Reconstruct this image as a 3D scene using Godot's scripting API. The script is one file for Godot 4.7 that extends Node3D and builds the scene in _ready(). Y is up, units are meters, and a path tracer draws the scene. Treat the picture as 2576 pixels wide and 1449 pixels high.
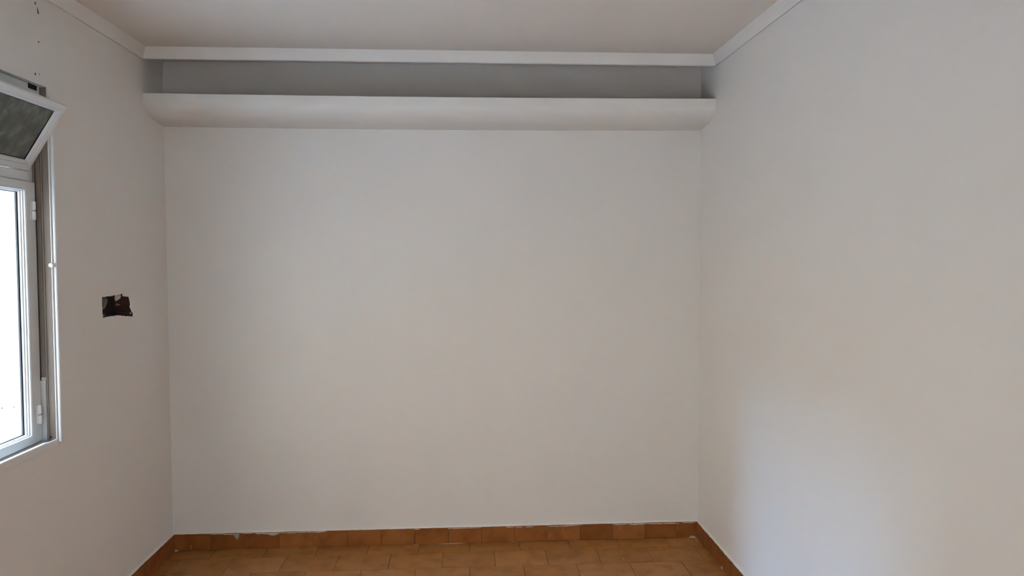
extends Node3D
# An empty, freshly painted room: plaster light cove across the back wall, terracotta floor and skirting tiles,
# an aluminium window with an open hopper vent in the left wall. x to the right, y up, the back wall is z = 0.

const W := 2.85          # room width
const L := 6.5          # room length
const CEIL := 2.582
const HS := 0.0878       # height of the skirting tiles
const WT := 0.19         # thickness of the window wall
const WZ0 := 1.09        # window opening
const WZ1 := 2.25
const WY0 := 0.855
const WY1 := 2.202
const GAP0 := 2.1        # gap between the houses opposite, at x = -9
const GAP1 := 3.7
const DX0 := 1.62         # unseen balcony door added to the front wall for fill light
const DX1 := 2.72
const DY1 := 2.0

var rng := RandomNumberGenerator.new()
var M := {}


func _ready() -> void:
	rng.seed = 4711
	# ---- camera
	var cam := Camera3D.new()
	cam.name = "camera"
	var yaw := 0.0608
	var pit := -0.0419
	var rol := -0.0031
	var b := Basis(turned(Vector3.RIGHT, yaw, pit, rol), turned(Vector3.UP, yaw, pit, rol), turned(Vector3.BACK, yaw, pit, rol))
	cam.transform = Transform3D(b, Vector3(1.5715, 1.5598, 4.0309))
	cam.fov = rad_to_deg(2.0 * atan(724.5 / 1878.9))
	cam.near = 0.02
	cam.far = 200.0
	add_child(cam)
	# ---- sky, sun, exposure
	var env := Environment.new()
	var sky := Sky.new()
	var sm := ProceduralSkyMaterial.new()
	sm.sky_top_color = Color(0.585, 0.758, 0.968)
	sm.sky_horizon_color = Color(0.786, 0.897, 0.992)
	sm.ground_horizon_color = Color(0.62, 0.60, 0.57)
	sm.ground_bottom_color = Color(0.42, 0.40, 0.37)
	sm.sky_energy_multiplier = 1.0
	sky.sky_material = sm
	env.background_mode = Environment.BG_SKY
	env.sky = sky
	env.background_energy_multiplier = 60.0
	env.tonemap_mode = Environment.TONE_MAPPER_LINEAR
	env.tonemap_exposure = 1.6
	env.sdfgi_enabled = true
	env.ssao_enabled = true
	env.ssil_enabled = true
	var we := WorldEnvironment.new()
	we.name = "world_environment"
	we.environment = env
	add_child(we)
	var sun := DirectionalLight3D.new()
	sun.name = "sun"
	sun.light_color = Color(1.0, 0.92, 0.80)
	sun.light_energy = 3.5
	sun.light_angular_distance = 0.6
	sun.shadow_enabled = true
	sun.rotation_degrees = Vector3(-56.0, 112.0, 0.0)
	add_child(sun)
	# ---- the place
	materials()
	shell()
	floor_tiles()
	skirting()
	cornices()
	light_cove()
	window()
	outside()
	wall_hole()
	small_things()


func turned(v: Vector3, yaw: float, pit: float, rol: float) -> Vector3:
	var x := v.x * cos(rol) - v.y * sin(rol)
	var y := v.x * sin(rol) + v.y * cos(rol)
	var z := v.z
	var y2 := y * cos(pit) - z * sin(pit)
	var z2 := y * sin(pit) + z * cos(pit)
	return Vector3(x * cos(yaw) - z2 * sin(yaw), y2, x * sin(yaw) + z2 * cos(yaw))


# ------------------------------------------------------------------ helpers

func start() -> SurfaceTool:
	var st := SurfaceTool.new()
	st.begin(Mesh.PRIMITIVE_TRIANGLES)
	st.set_smooth_group(-1)
	return st


func quad(st: SurfaceTool, a: Vector3, b: Vector3, c: Vector3, d: Vector3) -> void:
	for v in [a, b, c, a, c, d]:
		st.add_vertex(v)


func face(st: SurfaceTool, a: Vector3, b: Vector3, c: Vector3, d: Vector3, out: Vector3) -> void:
	# a flat four-sided face, wound clockwise when seen from the side that «out» points to
	if (b - a).cross(c - a).dot(out) > 0.0:
		quad(st, a, d, c, b)
	else:
		quad(st, a, b, c, d)


func tri(st: SurfaceTool, a: Vector3, b: Vector3, c: Vector3, out: Vector3) -> void:
	if (b - a).cross(c - a).dot(out) > 0.0:
		for v in [a, c, b]: st.add_vertex(v)
	else:
		for v in [a, b, c]: st.add_vertex(v)


func box(st: SurfaceTool, p: Vector3, q: Vector3, bev := 0.0) -> void:
	# a box from corner p to corner q; bev chamfers every edge
	var c := (p + q) * 0.5
	var h := (q - p) * 0.5
	h = h.abs()
	bev = minf(bev, minf(h.x, minf(h.y, h.z)) * 0.9)
	for ax in 3:
		var u := (ax + 1) % 3
		var w := (ax + 2) % 3
		for s in [-1.0, 1.0]:
			var n := Vector3.ZERO
			n[ax] = s
			var k: Array[Vector3] = []
			for uv in [[-1, -1], [1, -1], [1, 1], [-1, 1]]:
				var v := Vector3.ZERO
				v[ax] = s * h[ax]
				v[u] = uv[0] * (h[u] - bev)
				v[w] = uv[1] * (h[w] - bev)
				k.append(c + v)
			face(st, k[0], k[1], k[2], k[3], n)
	if bev <= 0.0:
		return
	for ax in 3:                      # the twelve chamfers, along axis ax
		var u := (ax + 1) % 3
		var w := (ax + 2) % 3
		for su in [-1.0, 1.0]:
			for sw in [-1.0, 1.0]:
				var k: Array[Vector3] = []
				for e in [[-1, 0], [1, 0], [1, 1], [-1, 1]]:
					var v := Vector3.ZERO
					v[ax] = e[0] * (h[ax] - bev)
					v[u] = su * (h[u] - (bev if e[1] == 1 else 0.0))
					v[w] = sw * (h[w] - (0.0 if e[1] == 1 else bev))
					k.append(c + v)
				var n := Vector3.ZERO
				n[u] = su
				n[w] = sw
				face(st, k[0], k[1], k[2], k[3], n)
	for sx in [-1.0, 1.0]:
		for sy in [-1.0, 1.0]:
			for sz in [-1.0, 1.0]:
				var s := Vector3(sx, sy, sz)
				tri(st, c + s * Vector3(h.x, h.y - bev, h.z - bev), c + s * Vector3(h.x - bev, h.y, h.z - bev), c + s * Vector3(h.x - bev, h.y - bev, h.z), s)


func ring(st: SurfaceTool, z0: float, z1: float, y0: float, y1: float, prof: Array, ky := 1.0) -> void:
	# a frame round a rectangle in the window's plane; prof holds (inset, x) pairs, the corners are mitred; closed along prof
	for i in prof.size() - 1:
		var a: Vector2 = prof[i]
		var c: Vector2 = prof[i + 1]
		var ka: Array[Vector3] = ring_corners(z0, z1, y0, y1, a, ky)
		var kc: Array[Vector3] = ring_corners(z0, z1, y0, y1, c, ky)
		var e: Vector2 = c - a
		for s in 4:
			var t := (s + 1) % 4
			var inward: Vector3 = [Vector3(0, 1, 0), Vector3(0, 0, -1), Vector3(0, -1, 0), Vector3(0, 0, 1)][s]
			var out := inward * (-e.y) + Vector3(e.x, 0, 0)
			face(st, ka[s], ka[t], kc[t], kc[s], out)


func ring_corners(z0: float, z1: float, y0: float, y1: float, p: Vector2, ky := 1.0) -> Array[Vector3]:
	var i := p.x
	var j := p.x * ky
	return [Vector3(p.y, y0 + j, z0 + i), Vector3(p.y, y0 + j, z1 - i), Vector3(p.y, y1 - j, z1 - i), Vector3(p.y, y1 - j, z0 + i)]


func sweep(st: SurfaceTool, rows: Array, out: Vector3, smooth := false) -> void:
	# joins rows of points (each an Array of Vector3 of one length) into a skin
	st.set_smooth_group(1 if smooth else -1)
	for i in rows.size() - 1:
		for j in rows[i].size() - 1:
			var a: Vector3 = rows[i][j]
			var b: Vector3 = rows[i][j + 1]
			var c: Vector3 = rows[i + 1][j + 1]
			var d: Vector3 = rows[i + 1][j]
			quad(st, a, b, c, d) if out == Vector3.ZERO else face(st, a, b, c, d, out)


func prism_zy(st: SurfaceTool, pts: PackedVector2Array, x0: float, x1: float) -> void:
	# a flat shape outlined in (z, y), solid between x0 and x1 (x1 faces the room)
	var ix := Geometry2D.triangulate_polygon(pts)
	for i in range(0, ix.size(), 3):
		var p: Array = [pts[ix[i]], pts[ix[i + 1]], pts[ix[i + 2]]]
		tri(st, Vector3(x1, p[0].y, p[0].x), Vector3(x1, p[1].y, p[1].x), Vector3(x1, p[2].y, p[2].x), Vector3.RIGHT)
		tri(st, Vector3(x0, p[0].y, p[0].x), Vector3(x0, p[1].y, p[1].x), Vector3(x0, p[2].y, p[2].x), Vector3.LEFT)
	var mid := Vector2.ZERO
	for p in pts: mid += p / pts.size()
	for i in pts.size():
		var a := pts[i]
		var c := pts[(i + 1) % pts.size()]
		var n := (a + c) * 0.5 - mid
		face(st, Vector3(x0, a.y, a.x), Vector3(x0, c.y, c.x), Vector3(x1, c.y, c.x), Vector3(x1, a.y, a.x), Vector3(0, n.y, n.x))


func cyl(st: SurfaceTool, a: Vector3, b: Vector3, r: float, n := 16, cap := 0.15) -> void:
	# a rod from a to b with slightly rounded ends
	var d := (b - a).normalized()
	var u := d.cross(Vector3(0.3, 0.2, 0.9)).normalized()
	var v := d.cross(u)
	var len := a.distance_to(b)
	var prof := [Vector2(0, 0), Vector2(r * (1 - cap), 0), Vector2(r, r * cap), Vector2(r, len - r * cap), Vector2(r * (1 - cap), len), Vector2(0, len)]
	for i in prof.size() - 1:
		for k in n:
			var t0 := TAU * k / n
			var t1 := TAU * (k + 1) / n
			var e0 := u * cos(t0) + v * sin(t0)
			var e1 := u * cos(t1) + v * sin(t1)
			var p0: Vector3 = a + d * prof[i].y
			var p1: Vector3 = a + d * prof[i + 1].y
			var out: Vector3 = (e0 + e1) * (prof[i + 1].y - prof[i].y + 1e-5) + d * (prof[i].x - prof[i + 1].x)
			if prof[i].x == 0.0:
				tri(st, p0, p1 + e0 * prof[i + 1].x, p1 + e1 * prof[i + 1].x, -d)
			elif prof[i + 1].x == 0.0:
				tri(st, p1, p0 + e0 * prof[i].x, p0 + e1 * prof[i].x, d)
			else:
				face(st, p0 + e0 * prof[i].x, p0 + e1 * prof[i].x, p1 + e1 * prof[i + 1].x, p1 + e0 * prof[i + 1].x, out)


func obj(called: String, st: SurfaceTool, m: Material, parent: Node3D = self) -> MeshInstance3D:
	st.generate_normals()
	var o := MeshInstance3D.new()
	o.name = called
	o.mesh = st.commit()
	o.material_override = m
	parent.add_child(o, true)
	return o


func struct(called: String, st: SurfaceTool, m: Material) -> MeshInstance3D:
	var o := obj(called, st, m)
	o.set_meta("kind", "structure")
	return o


func tag(o: Node3D, label: String, category: String, group := "") -> Node3D:
	o.set_meta("label", label)
	o.set_meta("category", category)
	if group: o.set_meta("group", group)
	return o


func base(called: String, parent: Node3D = self, at := Vector3.ZERO) -> Node3D:
	var o := Node3D.new()
	o.name = called
	o.position = at
	parent.add_child(o, true)
	return o


# ------------------------------------------------------------------ materials

func noise_tex(freq: float, sd: int, ramp: Gradient = null, bump := 0.0, oct := 4) -> NoiseTexture2D:
	var n := FastNoiseLite.new()
	n.noise_type = FastNoiseLite.TYPE_SIMPLEX_SMOOTH
	n.seed = sd
	n.frequency = freq
	n.fractal_octaves = oct
	var t := NoiseTexture2D.new()
	t.width = 512
	t.height = 512
	t.seamless = true
	t.noise = n
	if ramp: t.color_ramp = ramp
	if bump > 0.0:
		t.as_normal_map = true
		t.bump_strength = bump
	return t


func mat(c: Color, rough := 0.6) -> StandardMaterial3D:
	var m := StandardMaterial3D.new()
	m.albedo_color = c
	m.roughness = rough
	return m


func triplanar(m: StandardMaterial3D, s: float, off := Vector3.ZERO) -> StandardMaterial3D:
	m.uv1_triplanar = true
	m.uv1_world_triplanar = true
	m.uv1_scale = Vector3.ONE * s
	m.uv1_offset = off
	return m


func grad(cols: Array, offs: Array) -> Gradient:
	var g := Gradient.new()
	g.colors = PackedColorArray(cols)
	g.offsets = PackedFloat32Array(offs)
	return g


func materials() -> void:
	var roller := noise_tex(0.05, 3, null, 1.0, 3)
	M.paint = triplanar(mat(Color(0.935, 0.907, 0.874), 0.75), 2.2)
	M.paint.normal_enabled = true
	M.paint.normal_texture = roller
	M.paint.normal_scale = 0.04
	M.ceiling = triplanar(mat(Color(0.93, 0.895, 0.852), 0.85), 2.0)
	M.ceiling.normal_enabled = true
	M.ceiling.normal_texture = roller
	M.ceiling.normal_scale = 0.04
	M.plaster = mat(Color(0.935, 0.91, 0.877), 0.7)
	M.shade_dark = mat(Color(0.44, 0.40, 0.36), 0.95)  # dark tone that deepens the shade inside the slot
	M.shade_grey = mat(Color(0.86, 0.82, 0.775), 0.9)  # grey that paints shade onto the back of the slot
	M.filler = mat(Color(0.80, 0.765, 0.72), 0.8)
	M.smear = mat(Color(0.69, 0.63, 0.57), 0.85)
	M.alu = mat(Color(0.90, 0.90, 0.89), 0.35)
	M.alu.clearcoat_enabled = true
	M.alu.clearcoat = 0.2
	M.taupe = mat(Color(0.53, 0.475, 0.42), 0.6)
	M.taupe_dark = mat(Color(0.33, 0.29, 0.25), 0.7)
	M.strip = mat(Color(0.93, 0.93, 0.92), 0.45)
	M.gasket = mat(Color(0.10, 0.11, 0.12), 0.6)
	M.black = mat(Color(0.025, 0.02, 0.03), 0.8)
	M.brick = triplanar(mat(Color(1, 1, 1), 0.95), 9.0)
	M.brick.albedo_texture = noise_tex(0.03, 21, grad([Color(0.22, 0.13, 0.11), Color(0.33, 0.20, 0.17), Color(0.42, 0.28, 0.22)], [0.25, 0.6, 0.9]))
	M.mortar = mat(Color(0.52, 0.45, 0.40), 0.95)
	M.tan = mat(Color(0.62, 0.49, 0.34), 0.9)
	M.pane = mat(Color(0.92, 0.97, 0.96, 0.05), 0.02)
	M.pane.transparency = BaseMaterial3D.TRANSPARENCY_ALPHA
	var clouds := noise_tex(0.012, 33, grad([Color(0.31, 0.33, 0.285, 0.9), Color(0.385, 0.405, 0.355, 0.88), Color(0.53, 0.55, 0.50, 0.85)], [0.3, 0.55, 0.85]), 0.0, 5)
	M.frosted = triplanar(mat(Color(1, 1, 1, 1), 0.22), 3.0)
	M.frosted.albedo_texture = clouds
	M.frosted.transparency = BaseMaterial3D.TRANSPARENCY_ALPHA
	M.facade = mat(Color(0.685, 0.614, 0.525), 0.9)
	M.render = mat(Color(0.93, 0.92, 0.90), 0.85)
	M.ground = triplanar(mat(Color(1, 1, 1), 0.95), 0.6)
	M.ground.albedo_texture = noise_tex(0.02, 5, grad([Color(0.50, 0.48, 0.45), Color(0.62, 0.60, 0.57)], [0.3, 0.8]))
	M.slat = mat(Color(0.70, 0.67, 0.62), 0.5)
	M.grout = mat(Color(0.40, 0.27, 0.17), 0.95)
	M.bed = mat(Color(0.34, 0.22, 0.14), 0.95)
	# terracotta: glazed brown clay, cloudy within each tile, four tones
	var relief := noise_tex(0.02, 9, null, 2.0, 3)
	var tones := [Color(0.70, 0.475, 0.265), Color(0.675, 0.455, 0.25), Color(0.72, 0.495, 0.285), Color(0.69, 0.465, 0.26)]
	var reds := [Color(0.625, 0.38, 0.20), Color(0.575, 0.34, 0.17), Color(0.655, 0.405, 0.22), Color(0.60, 0.355, 0.18)]
	var mottle := noise_tex(0.011, 14, grad([Color(0.88, 0.85, 0.82), Color(0.96, 0.95, 0.945), Color(1.0, 1.0, 1.0)], [0.2, 0.5, 0.85]), 0.0, 4)
	for i in 4:
		for set in [["tile", tones], ["skirt", reds]]:
			var m := triplanar(mat(set[1][i], 0.42), 1.3, Vector3(0.37 * i, 0.21 * i, 0.53 * i))
			m.albedo_texture = mottle
			m.metallic_specular = 0.3
			m.normal_enabled = true
			m.normal_texture = relief
			m.normal_scale = 0.12
			M["%s%d" % [set[0], i]] = m


# ------------------------------------------------------------------ the room

const HOLE := [0.7095, 1.3908, 0.6414, 1.391, 0.5619, 1.3933, 0.5129, 1.3957, 0.5206, 1.3854, 0.4557, 1.3795, 0.4476, 1.3616, 0.4413, 1.3412, 0.4492, 1.3333, 0.4282, 1.3068, 0.4155, 1.3008, 0.4182, 1.2834, 0.5148, 1.2944, 0.5704, 1.3011, 0.6775, 1.3026, 0.703, 1.3, 0.7084, 1.3181]


func hole_points() -> PackedVector2Array:
	# the ragged edge of the socket hole in (z, y), with small nicks between the measured corners
	var r := RandomNumberGenerator.new()
	r.seed = 8
	var out := PackedVector2Array()
	var n := HOLE.size() / 2
	for i in n:
		var a := Vector2(HOLE[2 * i], HOLE[2 * i + 1])
		var c := Vector2(HOLE[2 * ((i + 1) % n)], HOLE[2 * ((i + 1) % n) + 1])
		out.append(a)
		var k := int(a.distance_to(c) / 0.012)
		for j in range(1, k):
			out.append(a.lerp(c, float(j) / k) + Vector2(r.randf_range(-0.001, 0.001), r.randf_range(-0.0009, 0.0009)))
	return out


func wall_rect(st: SurfaceTool, x: float, z0: float, z1: float, y0: float, y1: float, out: Vector3) -> void:
	face(st, Vector3(x, y0, z0), Vector3(x, y0, z1), Vector3(x, y1, z1), Vector3(x, y1, z0), out)


func shell() -> void:
	var T := 0.2
	var st := start()
	box(st, Vector3(-WT, -0.01, -T), Vector3(W + T, CEIL + 0.15, 0))
	struct("wall_back", st, M.paint)
	st = start()
	box(st, Vector3(W, -0.01, 0), Vector3(W + T, CEIL + 0.15, L))
	struct("wall_right", st, M.paint)
	st = start()
	box(st, Vector3(-WT, -0.01, L), Vector3(DX0, CEIL + 0.15, L + T))
	box(st, Vector3(DX1, -0.01, L), Vector3(W + T, CEIL + 0.15, L + T))
	box(st, Vector3(DX0, DY1, L), Vector3(DX1, CEIL + 0.15, L + T))
	struct("wall_front", st, M.paint)
	# unseen glazed balcony door, added behind the camera to let in fill light
	var door := base("added_door_1")
	door.set_meta("kind", "structure")
	st = start()
	for q in [[Vector3(DX0, 0, L + 0.06), Vector3(DX0 + 0.07, DY1, L + 0.11)], [Vector3(DX1 - 0.07, 0, L + 0.06), Vector3(DX1, DY1, L + 0.11)], [Vector3(DX0 + 0.07, DY1 - 0.07, L + 0.06), Vector3(DX1 - 0.07, DY1, L + 0.11)], [Vector3(DX0 + 0.07, 0, L + 0.06), Vector3(DX1 - 0.07, 0.14, L + 0.11)]]:
		box(st, q[0], q[1], 0.003)
	obj("added_door_frame", st, M.alu, door)
	st = start()
	box(st, Vector3(DX0 + 0.068, 0.138, L + 0.083), Vector3(DX1 - 0.068, DY1 - 0.068, L + 0.087))
	obj("pane", st, M.pane, door)
	st = start()
	box(st, Vector3(DX0, -0.01, L), Vector3(DX1, -0.002, L + 0.2))
	obj("threshold", st, M.render, door)
	st = start()
	box(st, Vector3(0, CEIL, 0), Vector3(W, CEIL + 0.15, L))
	struct("ceiling", st, M.ceiling)
	# left wall: the window opening and the broken-out hole are left open
	st = start()
	var y1 := CEIL + 0.15
	var y0 := -0.01
	var R := Vector3.RIGHT
	var hz0 := 0.38
	var hz1 := 0.75
	var hy0 := 1.25
	var hy1 := 1.43
	wall_rect(st, 0, 0, hz0, y0, y1, R)
	wall_rect(st, 0, hz0, hz1, y0, hy0, R)
	wall_rect(st, 0, hz0, hz1, hy1, y1, R)
	wall_rect(st, 0, hz1, WZ0, y0, y1, R)
	wall_rect(st, 0, WZ0, WZ1, y0, WY0, R)
	wall_rect(st, 0, WZ0, WZ1, WY1, y1, R)
	wall_rect(st, 0, WZ1, L, y0, y1, R)
	var hp := hole_points()
	var left := 0
	var right := 0
	for i in hp.size():
		if hp[i].x > hp[left].x: left = i
		if hp[i].x < hp[right].x: right = i
	var upper := PackedVector2Array()       # from the left corner along the top of the hole to the right corner, then round the rectangle
	var i := left
	while i != right:
		upper.append(hp[i])
		i = (i + 1) % hp.size()
	upper.append_array([hp[right], Vector2(hz0, hp[right].y), Vector2(hz0, hy1), Vector2(hz1, hy1), Vector2(hz1, hp[left].y)])
	var lower := PackedVector2Array()
	i = right
	while i != left:
		lower.append(hp[i])
		i = (i + 1) % hp.size()
	lower.append_array([hp[left], Vector2(hz1, hp[left].y), Vector2(hz1, hy0), Vector2(hz0, hy0), Vector2(hz0, hp[right].y)])
	for poly in [upper, lower]:
		var ix := Geometry2D.triangulate_polygon(poly)
		for k in range(0, ix.size(), 3):
			var p: Array[Vector3] = []
			for q in 3: p.append(Vector3(0, poly[ix[k + q]].y, poly[ix[k + q]].x))
			tri(st, p[0], p[1], p[2], R)
	# outer face and the reveal of the window
	wall_rect(st, -WT, 0, WZ0, y0, y1, -R)
	wall_rect(st, -WT, WZ0, WZ1, y0, WY0, -R)
	wall_rect(st, -WT, WZ0, WZ1, WY1, y1, -R)
	wall_rect(st, -WT, WZ1, L, y0, y1, -R)
	face(st, Vector3(0, y1, 0), Vector3(0, y1, L), Vector3(-WT, y1, L), Vector3(-WT, y1, 0), Vector3.UP)
	face(st, Vector3(0, y0, 0), Vector3(0, y0, L), Vector3(-WT, y0, L), Vector3(-WT, y0, 0), Vector3.DOWN)
	var k4: Array[Vector2] = [Vector2(WZ0, WY0), Vector2(WZ1, WY0), Vector2(WZ1, WY1), Vector2(WZ0, WY1)]
	for s in 4:
		var a := k4[s]
		var c := k4[(s + 1) % 4]
		var inward := Vector3(0, (WY0 + WY1) * 0.5, (WZ0 + WZ1) * 0.5) - Vector3(0, (a.y + c.y) * 0.5, (a.x + c.x) * 0.5)
		face(st, Vector3(0, a.y, a.x), Vector3(0, c.y, c.x), Vector3(-WT, c.y, c.x), Vector3(-WT, a.y, a.x), inward)
	struct("wall_left", st, M.paint)


func tile_mesh(w: float, h: float, t: float, bev: float) -> SurfaceTool:
	# a tile lying flat, its upper face at y = 0
	var st := start()
	var k: Array[Vector3] = [Vector3(0, 0, 0), Vector3(w, 0, 0), Vector3(w, 0, h), Vector3(0, 0, h)]
	var top: Array[Vector3] = []
	var mid: Array[Vector3] = []
	var low: Array[Vector3] = []
	for i in 4:
		var s := Vector3(1 if i == 0 or i == 3 else -1, 0, 1 if i < 2 else -1)
		top.append(k[i] + s * bev)
		mid.append(k[i] - Vector3(0, bev * 0.6, 0))
		low.append(k[i] - Vector3(0, t, 0))
	face(st, top[0], top[1], top[2], top[3], Vector3.UP)
	for i in 4:
		var j := (i + 1) % 4
		var n := (k[i] + k[j]) * 0.5 - Vector3(w, 0, h) * 0.5
		face(st, top[i], top[j], mid[j], mid[i], n + Vector3.UP * 0.2)
		face(st, mid[i], mid[j], low[j], low[i], n)
	return st


func floor_tiles() -> void:
	var st := start()
	box(st, Vector3(0, -0.15, 0), Vector3(W, -0.0028, L))
	var fl := struct("floor", st, M.grout)
	var jz := [0.0, 0.136, 0.326]
	while jz[-1] < L: jz.append(minf(jz[-1] + 0.19, L))
	var g := 0.0011
	var far := start()
	for r in jz.size() - 1:
		var x: float = (2.12 if r % 2 == 0 else 1.98) - 9 * 0.27
		while x < W:
			var a := maxf(x, 0.0)
			var c := minf(x + 0.27, W)
			x += 0.27
			if c - a < 0.01: continue
			var lift := rng.randf_range(-0.0009, 0.0)
			var tone := rng.randi() % 4
			var s := tile_mesh(c - a - 2 * g, jz[r + 1] - jz[r] - 2 * g, 0.008, 0.0022)
			if r < 10:
				var o := obj("floor_tile", s, M["tile%d" % tone], fl)
				o.position = Vector3(a + g, lift, jz[r] + g)
				o.rotation = Vector3(rng.randf_range(-0.002, 0.002), 0, rng.randf_range(-0.0015, 0.0015))
			else:
				s.generate_normals()
				far.append_from(s.commit(), 0, Transform3D(Basis(), Vector3(a + g, lift, jz[r] + g)))
	var o := MeshInstance3D.new()
	o.name = "floor_tiles_behind"
	o.mesh = far.commit()
	o.material_override = M.tile0
	o.set_meta("kind", "stuff")
	fl.add_child(o, true)


func skirting() -> void:
	# upright tiles along each wall, on a bed of mortar; the paint has run over their upper edge
	var joints_back := [0.0]
	var j := 2.73 - 15 * 0.1808
	while j < W - 0.02:
		if j > 0.05: joints_back.append(j)
		j += 0.1808
	joints_back.append(W)
	var runs := [["baseboard_back", joints_back], ["baseboard_left", []], ["baseboard_right", []], ["baseboard_front", joints_back]]
	for k in [1, 2]:
		var z := 0.0145
		while z < L - 0.03:
			runs[k][1].append(z)
			z += 0.1808
		runs[k][1].append(L - 0.0145)
	for run in runs:
		if run[0] == "baseboard_front":
			run[1] = run[1].filter(func(v: float) -> bool: return v < DX0)
			run[1].append(DX0)
		var st := start()
		var length: float = run[1][-1]
		var from: float = run[1][0]
		# mortar behind the tiles, local x along the wall, z out of the wall
		box(st, Vector3(from, 0, 0), Vector3(length, HS - 0.004, 0.0062))
		var o := struct(run[0], st, M.bed)
		match run[0]:
			"baseboard_left":
				o.transform = Transform3D(Basis(Vector3(0, 0, 1), Vector3.UP, Vector3(1, 0, 0)), Vector3.ZERO)
			"baseboard_right":
				o.transform = Transform3D(Basis(Vector3(0, 0, 1), Vector3.UP, Vector3(-1, 0, 0)), Vector3(W, 0, 0))
			"baseboard_front":
				o.transform = Transform3D(Basis(Vector3(1, 0, 0), Vector3.UP, Vector3(0, 0, -1)), Vector3(0, 0, L))
		for i in run[1].size() - 1:
			var a: float = run[1][i]
			var c: float = run[1][i + 1]
			var g := 0.0009
			var s := tile_mesh(c - a - 2 * g, HS - 0.0008, 0.0075, 0.0016)
			var t := obj("skirting_tile", s, M["skirt%d" % (rng.randi() % 4)], o)
			t.rotation = Vector3(PI / 2, 0, 0)                       # upper face towards the room, far edge down
			t.position = Vector3(a + g, HS + rng.randf_range(-0.0008, 0.0006), 0.0142 + rng.randf_range(-0.0006, 0.0004))
		# the painted ridge on top of the tiles
		st = start()
		var rows: Array = []
		var n := int((length - from) / 0.014)
		for i in n + 1:
			var x := from + (length - from) * i / n
			var w := 0.0105 + rng.randf_range(-0.001, 0.0022)
			rows.append([Vector3(x, HS + 0.0075 + rng.randf_range(-0.0006, 0.0006), 0.0002), Vector3(x, HS + 0.003, w * 0.7), Vector3(x, HS + 0.0006, w), Vector3(x, HS - 0.002, w)])
		sweep(st, rows, Vector3(0, 1, 1), true)
		obj("paint_ridge", st, M.plaster, o)
		if run[0] == "baseboard_right":
			st = start()
			flat_chip(st, PackedVector2Array([Vector2(0.428, 0.002), Vector2(0.446, 0.0015), Vector2(0.444, 0.012), Vector2(0.438, 0.006), Vector2(0.434, 0.014)]), 0.0132, 0.0160)
			obj("paint_smear", st, M.filler, o)
		if run[0] == "baseboard_back":
			# smears of paint and filler that ran down the front of the tiles: from, to, below the top, height
			for q in [[0.20, 0.28, 0.001, 0.003], [0.262, 0.345, 0.002, 0.0045], [0.36, 0.43, 0.001, 0.0025], [0.435, 0.562, 0.002, 0.007], [0.50, 0.562, 0.004, 0.011], [0.565, 0.72, 0.003, 0.0032], [0.66, 0.81, 0.001, 0.004], [0.735, 0.80, 0.003, 0.005], [1.283, 1.31, 0.002, 0.0025], [1.466, 1.56, 0.003, 0.0022], [1.55, 1.646, 0.002, 0.002], [1.78, 1.825, 0.003, 0.003], [1.83, 1.87, 0.004, 0.0035], [1.885, 1.93, 0.004, 0.0028], [2.01, 2.15, 0.004, 0.003], [2.10, 2.20, 0.002, 0.002], [2.366, 2.455, 0.003, 0.0028], [2.46, 2.56, 0.003, 0.0058], [2.545, 2.72, 0.003, 0.0046], [2.66, 2.74, 0.006, 0.0025], [2.76, 2.83, 0.003, 0.0035]]:
				smear(o, q[0], q[1], HS - q[2], q[3])
			# scratches of paint across the tiles: x, top, bottom
			for q in [[0.098, 0.030, 0.007], [0.012, 0.080, 0.055], [0.555, 0.088, 0.070], [0.735, 0.083, 0.066], [0.757, 0.086, 0.078], [1.105, 0.087, 0.062], [1.465, 0.086, 0.078], [2.005, 0.087, 0.060], [2.092, 0.081, 0.052], [2.41, 0.086, 0.054], [2.73, 0.082, 0.040], [2.842, 0.085, 0.06]]:
				var s := start()
				box(s, Vector3(q[0] - 0.0009, q[2], 0.0138), Vector3(q[0] + 0.0009, q[1], 0.0156), 0.0004)
				obj("paint_drip", s, M.smear, o)
			for q in [[Vector2(2.826, 0.018), Vector2(2.822, 0.085), 0.002], [Vector2(2.834, 0.02), Vector2(2.838, 0.075), 0.0018], [Vector2(2.828, 0.016), Vector2(2.79, 0.020), 0.0025], [Vector2(2.826, 0.125), Vector2(2.822, 0.148), 0.0015]]:
				floor_drip(o, q[0], q[1], q[2])
			# the wedge of filler stuck to the second tile
			var w := start()
			var tri_pts := PackedVector2Array([Vector2(0.315, HS - 0.002), Vector2(0.352, HS - 0.0015), Vector2(0.349, HS - 0.018), Vector2(0.344, HS - 0.032), Vector2(0.338, HS - 0.033), Vector2(0.330, HS - 0.022)])
			flat_chip(w, tri_pts, 0.0125, 0.0164)
			obj("filler_wedge", w, M.smear, o)
			# crumbs of mortar along the foot
			for q in [[0.005, 0.035, 0.008], [0.32, 0.34, 0.002], [0.36, 0.375, 0.002], [0.615, 0.625, 0.002], [0.65, 0.662, 0.0025], [0.735, 0.75, 0.0028], [1.0, 1.01, 0.002], [1.275, 1.30, 0.0018], [1.4, 1.56, 0.0022], [1.80, 1.83, 0.0022], [2.145, 2.165, 0.0022], [2.795, 2.838, 0.011]]:
				var s := start()
				var rows2: Array = []
				for i in 7:
					var f := i / 6.0
					var h: float = q[2] * sin(PI * f) * rng.randf_range(0.7, 1.1) + 0.0003
					var x: float = lerpf(q[0], q[1], f)
					rows2.append([Vector3(x, h, 0.0138), Vector3(x, h * 0.6, 0.0148 + h * 0.4), Vector3(x, -0.0015, 0.0148 + h)])
				sweep(s, rows2, Vector3(0, 1, 1), true)
				obj("mortar_crumb", s, M.filler if q[2] > 0.007 else M.smear, o)


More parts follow.
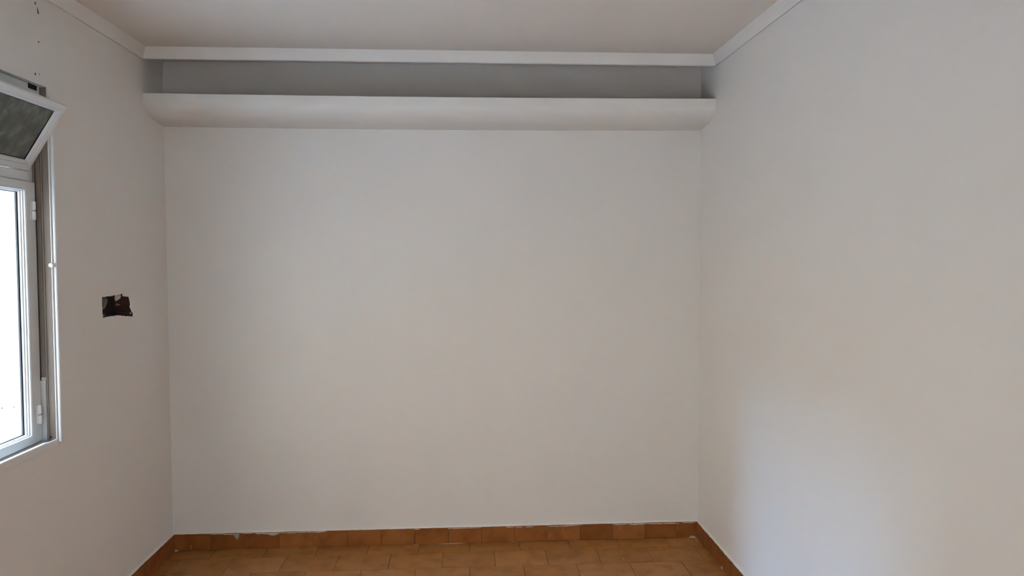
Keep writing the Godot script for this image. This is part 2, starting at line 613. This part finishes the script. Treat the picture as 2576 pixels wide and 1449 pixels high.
func floor_drip(parent: Node3D, a: Vector2, c: Vector2, w: float) -> void:
	# a thin run of dried paint on the floor, from a to c in (x, z) of the wall it belongs to
	var st := start()
	var d := (c - a).normalized()
	var n := Vector2(-d.y, d.x) * w
	var m := a.lerp(c, 0.5)
	face(st, Vector3(a.x - n.x, 0.0012, a.y - n.y), Vector3(a.x + n.x, 0.0012, a.y + n.y), Vector3(m.x + n.x * 0.7, 0.0010, m.y + n.y * 0.7), Vector3(m.x - n.x * 0.7, 0.0010, m.y - n.y * 0.7), Vector3.UP)
	tri(st, Vector3(m.x - n.x * 0.7, 0.0010, m.y - n.y * 0.7), Vector3(m.x + n.x * 0.7, 0.0010, m.y + n.y * 0.7), Vector3(c.x, -0.0005, c.y), Vector3.UP)
	for q in [[a - n, m - n * 0.7], [a + n, m + n * 0.7], [m - n * 0.7, c], [m + n * 0.7, c]]:
		var s: Vector2 = ((q[0] + q[1]) * 0.5 - a.lerp(c, 0.5))
		face(st, Vector3(q[0].x, 0.0011, q[0].y), Vector3(q[1].x, 0.0010 if q[1] != c else -0.0005, q[1].y), Vector3(q[1].x, -0.0025, q[1].y), Vector3(q[0].x, -0.0025, q[0].y), Vector3(s.x, 0, s.y))
	obj("paint_drip", st, M.filler, parent)


func smear(parent: Node3D, a: float, c: float, top: float, h: float) -> void:
	var pts := PackedVector2Array()
	var n := maxi(3, int((c - a) / 0.009))
	for i in n + 1:
		pts.append(Vector2(lerpf(a, c, float(i) / n), top + rng.randf_range(-0.0006, 0.0004)))
	for i in n + 1:
		var f := 1.0 - float(i) / n
		var fall := h * (0.35 + 0.65 * sin(PI * clampf(f * 0.9 + 0.08, 0, 1))) * rng.randf_range(0.6, 1.25)
		pts.append(Vector2(lerpf(a, c, f) + 0.0001, top - 0.0008 - fall))
	var st := start()
	flat_chip(st, pts, 0.0132, 0.0156)
	obj("paint_smear", st, M.filler, parent)


func flat_chip(st: SurfaceTool, pts: PackedVector2Array, z0: float, z1: float) -> void:
	# a thin solid outlined in (x, y) that stands z1 - z0 proud
	var ix := Geometry2D.triangulate_polygon(pts)
	for i in range(0, ix.size(), 3):
		tri(st, Vector3(pts[ix[i]].x, pts[ix[i]].y, z1), Vector3(pts[ix[i + 1]].x, pts[ix[i + 1]].y, z1), Vector3(pts[ix[i + 2]].x, pts[ix[i + 2]].y, z1), Vector3.BACK)
	var mid := Vector2.ZERO
	for p in pts: mid += p / pts.size()
	for i in pts.size():
		var a := pts[i]
		var c := pts[(i + 1) % pts.size()]
		var n := (a + c) * 0.5 - mid
		face(st, Vector3(a.x, a.y, z0), Vector3(c.x, c.y, z0), Vector3(c.x, c.y, z1), Vector3(a.x, a.y, z1), Vector3(n.x, n.y, 0))


func cornices() -> void:
	# a slim plaster moulding; (d, y): d is the distance from the line its lower edge runs along, into the room
	var prof := [Vector2(-0.014, 2.5335), Vector2(-0.012, 2.5295), Vector2(0.0, 2.529), Vector2(0.0018, 2.5315), Vector2(0.004, 2.538), Vector2(0.0075, 2.548), Vector2(0.0115, 2.558), Vector2(0.0155, 2.567), Vector2(0.0195, 2.575), Vector2(0.0235, CEIL + 0.002)]
	var zb := 0.25
	var gap := 0.006
	# along the back: from side moulding to side moulding, mitred in the corners, with a back of its own behind the slot
	var st := start()
	var rows: Array = []
	for p in prof:
		var d: float = maxf(p.x, 0.0)
		rows.append([Vector3(gap + d, p.y, zb + p.x), Vector3(W - gap - d, p.y, zb + p.x)])
	st.set_smooth_group(1)
	for i in rows.size() - 1:
		face(st, rows[i][0], rows[i][1], rows[i + 1][1], rows[i + 1][0], Vector3(0, -1, 0.6))
	var t1 := struct("trim_1", st, M.plaster)
	# slot inside, coloured darker for shade: moulding back, ceiling strip, panel on the wall
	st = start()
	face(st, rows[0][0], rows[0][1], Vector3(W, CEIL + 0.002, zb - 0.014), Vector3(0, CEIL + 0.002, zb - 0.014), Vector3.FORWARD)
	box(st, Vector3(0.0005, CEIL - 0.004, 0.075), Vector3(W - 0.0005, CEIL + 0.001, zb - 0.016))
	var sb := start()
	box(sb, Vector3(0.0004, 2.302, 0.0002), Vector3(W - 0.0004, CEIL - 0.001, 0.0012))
	tag_part(obj("slot_shade_back", sb, M.shade_grey, t1), "thin panel at the back of the slot, greyed to imitate shade")
	tag_part(obj("slot_shade_lining", st, M.shade_dark, t1), "slot lining coloured dark to deepen the shade")
	for side in [0, 1]:
		st = start()
		st.set_smooth_group(1)
		rows = []
		for p in prof:
			var d: float = maxf(p.x, -0.003)
			var x: float = gap + d if side == 0 else W - gap - d
			rows.append([Vector3(x, p.y, zb + maxf(p.x, 0.0)), Vector3(x, p.y, L)])
		for i in rows.size() - 1:
			face(st, rows[i][0], rows[i][1], rows[i + 1][1], rows[i + 1][0], Vector3(0.6 if side == 0 else -0.6, -1, 0))
		face(st, rows[0][0], rows[0][1], Vector3(rows[0][0].x, CEIL + 0.002, L), Vector3(rows[0][0].x, CEIL + 0.002, zb - 0.014), Vector3(-1 if side == 0 else 1, 0, 0))
		struct("trim_%d" % (side + 2), st, M.plaster)


func light_cove() -> void:
	# plaster trough for hidden lighting: quarter-round outside, a channel open towards the ceiling inside
	var prof: Array = [Vector2(0.0003, 2.2405), Vector2(0.04, 2.2435)]
	for i in 13:
		var t := i / 12.0 * PI / 2
		prof.append(Vector2(0.085 + 0.163 * sin(t), 2.249 + 0.075 * (1.0 - cos(t))))
	prof.append_array([Vector2(0.2495, 2.345), Vector2(0.250, 2.3605), Vector2(0.2485, 2.362), Vector2(0.236, 2.362), Vector2(0.2345, 2.3605), Vector2(0.232, 2.316), Vector2(0.20, 2.300), Vector2(0.0003, 2.300)])
	var st := start()
	st.set_smooth_group(1)
	var n := 24
	var channel := start()  # coloured dark so less light bounces up into the slot
	for i in prof.size() - 1:
		if i == 15: st.set_smooth_group(-1)
		var into: SurfaceTool = channel if i >= prof.size() - 4 else st
		var e: Vector2 = prof[i + 1] - prof[i]
		for k in n:
			var x0 := 0.0004 + (W - 0.0008) * k / n
			var x1 := 0.0004 + (W - 0.0008) * (k + 1) / n
			var s0 := sag(x0)
			var s1 := sag(x1)
			face(into, Vector3(x0, prof[i].y + s0, prof[i].x), Vector3(x1, prof[i].y + s1, prof[i].x), Vector3(x1, prof[i + 1].y + s1, prof[i + 1].x), Vector3(x0, prof[i + 1].y + s0, prof[i + 1].x), Vector3(0, -e.x, e.y))
	var o := base("cove_ledge")
	obj("moulding", st, M.plaster, o)
	tag_part(obj("trough", channel, M.shade_dark, o), "plaster channel coloured dark to deepen the slot shade")
	tag(o, "white plaster cove ledge with rounded underside below the dark slot across the back wall", "ledge")


func sag(x: float) -> float:
	# the ledge hangs a few millimetres low in the middle
	var t := 2.0 * x / W - 1.0
	return -0.006 * (1.0 - t * t) + 0.002


# ------------------------------------------------------------------ the window

func window() -> void:
	var w := base("window_1")
	w.set_meta("kind", "structure")
	var st := start()
	# fixed frame round the opening, with a transom bar between casement and vent
	ring(st, WZ0 + 0.0005, WZ1 - 0.0005, WY0 + 0.0005, WY1 - 0.0005, [Vector2(0, -0.125), Vector2(0, -0.064), Vector2(0.003, -0.062), Vector2(0.024, -0.062), Vector2(0.026, -0.064), Vector2(0.026, -0.098), Vector2(0.034, -0.098), Vector2(0.034, -0.125), Vector2(0, -0.125)])
	obj("window_frame", st, M.alu, w)
	st = start()
	box(st, Vector3(-0.125, 1.846, WZ0 + 0.03), Vector3(-0.058, 1.884, WZ1 - 0.03), 0.003)
	obj("transom_bar", st, M.alu, w)
	casement(w, WZ0 + 0.010, WZ1 - 0.010, true)
	hopper(w)
	# lining of the reveal beside the hinges: a grooved channel above, a pale stop below
	st = start()
	var stop := 1.105
	box(st, Vector3(-0.0615, stop, WZ0 + 0.0003), Vector3(-0.0545, WY1 - 0.001, WZ0 + 0.0045), 0.0006)
	box(st, Vector3(-0.0505, stop, WZ0 + 0.0003), Vector3(-0.0345, WY1 - 0.001, WZ0 + 0.0025), 0.0006)
	obj("reveal_channel", st, M.taupe, w)
	st = start()
	box(st, Vector3(-0.0545, stop, WZ0 + 0.0002), Vector3(-0.0505, WY1 - 0.001, WZ0 + 0.0008))
	box(st, Vector3(-0.0345, WY0 + 0.02, WZ0 + 0.0002), Vector3(-0.0315, WY1 - 0.001, WZ0 + 0.0008))
	obj("reveal_groove", st, M.taupe_dark, w)
	st = start()
	box(st, Vector3(-0.0315, WY0 + 0.005, WZ0 + 0.0003), Vector3(-0.0255, WY1 - 0.001, WZ0 + 0.006), 0.001)
	obj("guide_rib", st, M.taupe, w)
	st = start()
	box(st, Vector3(-0.0255, WY0 + 0.005, WZ0 + 0.0003), Vector3(-0.004, WY1 - 0.001, WZ0 + 0.0018), 0.0004)
	obj("reveal_lining", st, M.taupe, w)
	st = start()
	box(st, Vector3(-0.0615, WY0 + 0.004, WZ0 + 0.0003), Vector3(-0.0345, stop - 0.012, WZ0 + 0.004), 0.001)
	obj("stop_plate", st, M.alu, w)
	st = start()
	box(st, Vector3(-0.061, stop - 0.012, WZ0 + 0.0003), Vector3(-0.052, stop + 0.006, WZ0 + 0.007), 0.001)
	obj("stop_catch", st, M.gasket, w)
	st = start()
	cyl(st, Vector3(-0.022, 0.874, WZ0 + 0.001), Vector3(-0.022, 0.874, WZ0 + 0.0045), 0.004, 12)
	obj("screw", st, M.gasket, w)
	# white bead on the corner of the wall, with a peg for the shutter strap
	st = start()
	box(st, Vector3(0.0003, 0.851, 1.066), Vector3(0.0115, WY1 - 0.03, 1.0835), 0.0025)
	var bead := obj("corner_bead", st, M.strip, w)
	st = start()
	cyl(st, Vector3(0.005, 1.533, 1.0830), Vector3(0.003, 1.533, 1.110), 0.0085, 18, 0.3)
	obj("peg", st, M.strip, bead)
	# sill
	st = start()
	var rows: Array = []
	for p in [Vector2(-0.0615, 0.8558), Vector2(-0.010, 0.8565), Vector2(-0.008, 0.8650), Vector2(-0.003, 0.8680), Vector2(0.0014, 0.8660), Vector2(0.0020, 0.861), Vector2(0.0022, 0.852), Vector2(0.0020, 0.845), Vector2(0.0012, 0.838), Vector2(0.0003, 0.832)]:
		rows.append([Vector3(p.x, p.y, WZ0 + 0.001 if p.x < 0 else WZ0 - 0.004), Vector3(p.x, p.y, WZ1 - 0.001 if p.x < 0 else WZ1 + 0.004)])
	sweep(st, rows, Vector3(0.6, 1, 0), true)
	obj("window_sill", st, M.paint, w)
	st = start()
	box(st, Vector3(-0.0085, 0.860, WZ0 + 0.075), Vector3(0.0030, 0.8705, WZ1 - 0.012), 0.0012)
	obj("sill_bead", st, M.strip, w)
	# lowered part of the roller shutter, outside the vent
	var sh := base("roller_shutter", w)
	for i in 8:
		st = start()
		var y := 1.862 + i * 0.0405
		var r: Array = []
		for k in 7:
			var t := k / 6.0
			r.append([Vector3(-0.152 - 0.006 * sin(PI * t), y + 0.0385 * t, WZ0 + 0.012), Vector3(-0.152 - 0.006 * sin(PI * t), y + 0.0385 * t, WZ1 - 0.012)])
		sweep(st, r, Vector3.LEFT)
		var r2: Array = []
		for k in 7:
			var t := k / 6.0
			r2.append([Vector3(-0.144 + 0.001 * sin(PI * t), y + 0.0385 * t, WZ0 + 0.012), Vector3(-0.144 + 0.001 * sin(PI * t), y + 0.0385 * t, WZ1 - 0.012)])
		sweep(st, r2, Vector3.RIGHT)
		face(st, r[0][0], r[0][1], r2[0][1], r2[0][0], Vector3.DOWN)
		face(st, r[6][0], r[6][1], r2[6][1], r2[6][0], Vector3.UP)
		obj("shutter_slat", st, M.slat, sh)
	for s in [0, 1]:
		st = start()
		var z := WZ0 + 0.0005 if s == 0 else WZ1 - 0.0005
		var d := 1.0 if s == 0 else -1.0
		box(st, Vector3(-0.139, WY0 + 0.001, z), Vector3(-0.136, WY1 - 0.001, z + d * 0.022), 0.0005)
		box(st, Vector3(-0.168, WY0 + 0.001, z), Vector3(-0.165, WY1 - 0.001, z + d * 0.022), 0.0005)
		box(st, Vector3(-0.165, WY0 + 0.001, z), Vector3(-0.139, WY1 - 0.001, z + d * 0.004))
		obj("shutter_guide", st, M.strip, w)


func casement(w: Node3D, z0: float, z1: float, hinged: bool) -> void:
	var y0 := 0.8635
	var y1 := 1.844
	var c := base("casement_sash", w)
	var st := start()
	var ky := 0.52
	ring(st, z0, z1, y0, y1, [Vector2(0, -0.094), Vector2(0, -0.0525), Vector2(0.0015, -0.05), Vector2(0.057, -0.05), Vector2(0.059, -0.0515), Vector2(0.059, -0.094), Vector2(0, -0.094)], ky)
	obj("sash_frame", st, M.alu, c)
	st = start()
	ring(st, z0, z1, y0, y1, [Vector2(0.0592, -0.085), Vector2(0.0592, -0.0500), Vector2(0.0625, -0.0480), Vector2(0.0660, -0.0500), Vector2(0.0665, -0.0560), Vector2(0.0715, -0.0565), Vector2(0.0720, -0.0620), Vector2(0.0765, -0.0630), Vector2(0.0775, -0.0700)], ky)
	obj("glazing_bead", st, M.alu, c)
	st = start()
	ring(st, z0, z1, y0, y1, [Vector2(0.0770, -0.0690), Vector2(0.0820, -0.0715), Vector2(0.0820, -0.0780), Vector2(0.0770, -0.0780)], ky)
	obj("gasket", st, M.gasket, c)
	st = start()
	box(st, Vector3(-0.0770, y0 + 0.0405, z0 + 0.079), Vector3(-0.0730, y1 - 0.0405, z1 - 0.079))
	obj("pane", st, M.pane, c)
	if hinged:
		for y in [1.737, 0.969]:
			st = start()
			cyl(st, Vector3(-0.0440, y - 0.036, z0 + 0.024), Vector3(-0.0440, y - 0.0012, z0 + 0.024), 0.0085, 18, 0.35)
			cyl(st, Vector3(-0.0440, y + 0.0012, z0 + 0.024), Vector3(-0.0440, y + 0.036, z0 + 0.024), 0.0085, 18, 0.35)
			box(st, Vector3(-0.0498, y - 0.035, z0 + 0.012), Vector3(-0.0455, y + 0.035, z0 + 0.036), 0.001)
			obj("hinge", st, M.strip, c)


func hopper(w: Node3D) -> void:
	# the vent above the transom bar, hinged along its foot and tilted into the room
	var c := base("hopper_sash", w, Vector3(-0.060, 1.886, 0))
	c.rotation = Vector3(0, 0, deg_to_rad(-31.6))
	var z0 := 1.116
	var z1 := WZ1 - 0.016
	var h := 0.280
	var st := start()
	ring(st, z0, z1, 0, h, [Vector2(0, -0.026), Vector2(0, -0.002), Vector2(0.002, 0), Vector2(0.021, 0), Vector2(0.0225, -0.0015), Vector2(0.0225, -0.026), Vector2(0, -0.026)])
	obj("sash_frame", st, M.alu, c)
	st = start()
	ring(st, z0, z1, 0, h, [Vector2(0.0227, -0.025), Vector2(0.0227, -0.0040), Vector2(0.0245, -0.0025), Vector2(0.031, -0.0050), Vector2(0.034, -0.0090), Vector2(0.036, -0.0150)])
	obj("glazing_bead", st, M.alu, c)
	st = start()
	ring(st, z0, z1, 0, h, [Vector2(0.0335, -0.0130), Vector2(0.0385, -0.0155), Vector2(0.0385, -0.024), Vector2(0.035, -0.024)])
	obj("gasket", st, M.gasket, c)
	st = start()
	box(st, Vector3(-0.022, 0.036, z0 + 0.036), Vector3(-0.017, h - 0.036, z1 - 0.036))
	obj("pane", st, M.frosted, c)
	tag_part(c.get_child(3), "dark frosted glass")


func tag_part(o: Node3D, label: String) -> void:
	o.set_meta("label", label)


# ------------------------------------------------------------------ outside the window

func outside() -> void:
	var st := start()
	box(st, Vector3(-30, -0.6, -30), Vector3(-WT - 0.001, -0.35, 30))
	box(st, Vector3(-WT - 0.001, -0.6, L + 0.21), Vector3(30, -0.35, 30))
	struct("ground", st, M.ground)
	# tall houses round the courtyard, the last one added to warm the fill light; the sky shows only through the gap between the two opposite the window
	for q in [[Vector3(-10.6, -0.35, -18), Vector3(-9, 20, GAP0), "tall pale courtyard house left of the gap, seen in a sliver through the window glass"], [Vector3(-10.6, -0.35, GAP1), Vector3(-9, 20, 22), "tall pale courtyard house right of the gap, opposite the window"], [Vector3(-8.5, -0.35, L + 6), Vector3(14, 16, L + 9), "tall pale house added opposite the added balcony door to warm its fill light"]]:
		st = start()
		box(st, q[0], q[1])
		box(st, Vector3(q[0].x - 0.15, q[1].y, q[0].z - 0.15), Vector3(q[1].x + 0.15, q[1].y + 0.2, q[1].z + 0.15), 0.03)
		struct("courtyard_house", st, M.facade).set_meta("label", q[2])
	st = start()
	box(st, Vector3(-9.6, -0.35, GAP0 + 0.01), Vector3(-9.2, 4.0, GAP1 - 0.01))
	struct("courtyard_wall", st, M.facade).set_meta("label", "low pale courtyard wall closing the gap between the two houses")
	# lug that carried a window grille, screwed to the outer edge of the reveal
	st = start()
	var pts := PackedVector2Array()
	for i in 13:
		var t := -PI / 2 + PI * i / 12.0
		pts.append(Vector2(-0.196 - 0.016 * cos(t), 0.990 + 0.016 * sin(t)))
	pts.append_array([Vector2(-0.170, 1.006), Vector2(-0.170, 0.974)])
	var ix := Geometry2D.triangulate_polygon(pts)
	for zz in [1.0925, 1.0965]:
		for i in range(0, ix.size(), 3):
			tri(st, Vector3(pts[ix[i]].x, pts[ix[i]].y, zz), Vector3(pts[ix[i + 1]].x, pts[ix[i + 1]].y, zz), Vector3(pts[ix[i + 2]].x, pts[ix[i + 2]].y, zz), Vector3.BACK if zz > 1.095 else Vector3.FORWARD)
	for i in pts.size():
		var a := pts[i]
		var c := pts[(i + 1) % pts.size()]
		var n := (a + c) * 0.5 - Vector2(-0.19, 0.99)
		face(st, Vector3(a.x, a.y, 1.0925), Vector3(c.x, c.y, 1.0925), Vector3(c.x, c.y, 1.0965), Vector3(a.x, a.y, 1.0965), Vector3(n.x, n.y, 0))
	var lug := obj("grille_lug", st, M.strip)
	tag(lug, "small white metal lug with a screw on the outer window reveal, seen through the glass", "bracket")
	st = start()
	cyl(st, Vector3(-0.196, 0.990, 1.0963), Vector3(-0.196, 0.990, 1.0985), 0.0035, 12)
	obj("screw", st, M.gasket, lug)
	st = start()
	cyl(st, Vector3(-0.153, 0.992, WZ0 + 0.004), Vector3(-0.153, 0.992, WZ0 + 0.0062), 0.0032, 12)
	var s := obj("guide_screw", st, M.gasket)
	tag(s, "dark screw head in the white shutter guide beyond the window glass", "screw")


# ------------------------------------------------------------------ the hole and the small things

func wall_hole() -> void:
	var o := base("socket_hole", self, Vector3.ZERO)
	tag(o, "ragged dark hole broken into the left wall where a socket box was removed", "wall hole")
	var hp := hole_points()
	var deep := -0.068
	var st := start()
	var mid := Vector2(0.56, 1.345)
	for i in hp.size():
		var a := hp[i]
		var c := hp[(i + 1) % hp.size()]
		var a2 := mid + (a - mid) * 0.96
		var c2 := mid + (c - mid) * 0.96
		var n := mid - (a + c) * 0.5
		face(st, Vector3(-0.0002, a.y, a.x), Vector3(-0.0002, c.y, c.x), Vector3(deep, c2.y, c2.x), Vector3(deep, a2.y, a2.x), Vector3(0, n.y, n.x))
	obj("brick_edge", st, M.brick, o)
	st = start()
	box(st, Vector3(deep - 0.012, 1.275, 0.40), Vector3(deep, 1.405, 0.72))
	obj("box_back", st, M.black, o)
	# broken plaster and mortar that still hangs in the opening
	st = start()
	lump(st, [Vector2(0.705, 1.387), Vector2(0.655, 1.388), Vector2(0.640, 1.383), Vector2(0.641, 1.367), Vector2(0.652, 1.352), Vector2(0.668, 1.338), Vector2(0.690, 1.322), Vector2(0.703, 1.330)], -0.05, -0.028, 4)
	obj("mortar_lump", st, M.mortar, o)
	st = start()
	lump(st, [Vector2(0.692, 1.348), Vector2(0.680, 1.350), Vector2(0.676, 1.342), Vector2(0.686, 1.332), Vector2(0.695, 1.336)], -0.034, -0.024, 5)
	obj("clay_chip", st, M.tan, o)
	st = start()
	lump(st, [Vector2(0.560, 1.3925), Vector2(0.515, 1.3945), Vector2(0.522, 1.386), Vector2(0.532, 1.372), Vector2(0.556, 1.364), Vector2(0.563, 1.372)], -0.02, -0.006, 6)
	obj("plaster_flake", st, M.filler, o)
	st = start()
	lump(st, [Vector2(0.553, 1.347), Vector2(0.540, 1.349), Vector2(0.525, 1.343), Vector2(0.532, 1.339), Vector2(0.548, 1.3405)], -0.045, -0.030, 7)
	obj("clay_chip", st, M.tan, o)
	st = start()
	lump(st, [Vector2(0.704, 1.319), Vector2(0.690, 1.317), Vector2(0.676, 1.307), Vector2(0.6785, 1.3035), Vector2(0.7025, 1.301)], -0.03, -0.004, 8)
	obj("plaster_flake", st, M.mortar, o)
	st = start()
	cyl(st, Vector3(-0.042, 1.3085, 0.685), Vector3(-0.050, 1.312, 0.585), 0.005, 12)
	obj("conduit", st, M.gasket, o)
	st = start()
	lump(st, [Vector2(0.432, 1.303), Vector2(0.427, 1.3035), Vector2(0.425, 1.296), Vector2(0.431, 1.2955)], -0.01, -0.003, 9)
	obj("plaster_flake", st, M.filler, o)


func lump(st: SurfaceTool, outline: Array, x0: float, x1: float, sd: int) -> void:
	# a broken piece: an outline in (z, y), given as it is seen through the opening from the room, with a rough, domed front
	outline = outline.map(func(p: Vector2) -> Vector2: return p + Vector2(2.05 * x1, 0))
	var r := RandomNumberGenerator.new()
	r.seed = sd
	var mid := Vector2.ZERO
	for p in outline: mid += p / outline.size()
	var inner: Array[Vector3] = []
	for p in outline:
		var q: Vector2 = mid.lerp(p, 0.6)
		inner.append(Vector3(x1 + r.randf_range(-0.004, 0.0), q.y, q.x))
	var tip := Vector3(x1 + 0.001, mid.y, mid.x)
	for i in outline.size():
		var j := (i + 1) % outline.size()
		var a: Vector2 = outline[i]
		var c: Vector2 = outline[j]
		var xa := lerpf(x0, x1, 0.4)
		face(st, Vector3(xa, a.y, a.x), Vector3(xa, c.y, c.x), inner[j], inner[i], Vector3.RIGHT)
		tri(st, inner[i], inner[j], tip, Vector3.RIGHT)
		var n := (a + c) * 0.5 - mid
		face(st, Vector3(x0, a.y, a.x), Vector3(x0, c.y, c.x), Vector3(xa, c.y, c.x), Vector3(xa, a.y, a.x), Vector3(0, n.y, n.x))


func small_things() -> void:
	# cover of the roller shutter box above the window, a few millimetres proud of the wall
	var o := base("shutter_box_cover")
	tag(o, "white painted roller shutter box cover above the window with small dark holes along its edge", "shutter box")
	var st := start()
	box(st, Vector3(0.0003, 2.199, 1.146), Vector3(0.0035, 2.527, WZ1 + 0.06), 0.0008)
	obj("panel", st, M.plaster, o)
	st = start()
	for q in [[2.491, 1.159, 0.0045], [2.232, 1.172, 0.004]]:
		prism_zy(st, PackedVector2Array([Vector2(q[1] - 0.0035, q[0] - q[2]), Vector2(q[1] + 0.0035, q[0] - q[2]), Vector2(q[1] + 0.003, q[0] + q[2]), Vector2(q[1] - 0.0025, q[0] + q[2])]), 0.0030, 0.0040)
		obj("staple_hole", st, M.gasket, o)
		st = start()
	for q in [[2.357, 1.1425, 0.003], [2.357, 1.137, 0.0025], [2.238, 1.141, 0.0042]]:
		prism_zy(st, PackedVector2Array([Vector2(q[1] - 0.002, q[0] - q[2]), Vector2(q[1] + 0.002, q[0] - q[2]), Vector2(q[1] + 0.0025, q[0] + q[2]), Vector2(q[1] - 0.002, q[0] + q[2])]), 0.0002, 0.0008)
		obj("staple_hole", st, M.gasket, o)
		st = start()
	prism_zy(st, PackedVector2Array([Vector2(1.1445, 2.489), Vector2(1.137, 2.478), Vector2(1.131, 2.466), Vector2(1.1295, 2.461), Vector2(1.1445, 2.459)]), 0.0002, 0.0008)
	obj("chipped_plaster", st, M.mortar, o)
	st = start()
	prism_zy(st, PackedVector2Array([Vector2(1.1448, 2.488), Vector2(1.1405, 2.476), Vector2(1.138, 2.464), Vector2(1.1445, 2.4605)]), 0.0006, 0.0012)
	obj("chipped_gap", st, M.black, o)
	# the head of the window frame with a black block for the shade in its strap slot
	var w: Node3D = get_node("window_1")
	st = start()
	box(st, Vector3(-0.062, 2.166, WZ0 + 0.002), Vector3(-0.026, WY1 - 0.001, WZ1 - 0.002), 0.001)
	obj("frame_head", st, M.alu, w)
	st = start()
	box(st, Vector3(-0.060, 2.1830, 1.112), Vector3(-0.0252, WY1 - 0.0012, 1.168))
	obj("strap_slot_shade", st, M.black, w)
	# specks of plaster dropped on the floor
	var specks := [[936.0, 0.995, 0.113, "single white plaster crumb on the floor tiles left of centre", 0.0022], [1554.0, 2.372, 0.280, "larger of two white plaster crumbs on the floor tiles near the right corner", 0.0028], [1560.0, 2.385, 0.284, "smaller of two white plaster crumbs on the floor tiles near the right corner", 0.0016]]
	for q in specks:
		st = start()
		var s: float = q[4]
		var k: Array[Vector3] = []
		for i in 7:
			var t := TAU * i / 7.0
			var rr := s * rng.randf_range(0.7, 1.25)
			k.append(Vector3(cos(t) * rr, 0.0, sin(t) * rr * 1.3))
		for i in 7:
			var i2 := (i + 1) % 7
			var a := k[i] * 0.55 + Vector3(0, s * 0.9, 0)
			var c := k[i2] * 0.55 + Vector3(0, s * 0.9, 0)
			face(st, k[i], k[i2], c, a, (k[i] + k[i2]) + Vector3.UP * s)
			tri(st, a, c, Vector3(0, s * 1.1, 0), Vector3.UP)
		var cr := obj("plaster_crumb", st, M.plaster)
		cr.position = Vector3(q[1], -0.0003, q[2])
		tag(cr, q[3], "crumb", "plaster crumbs on the floor")
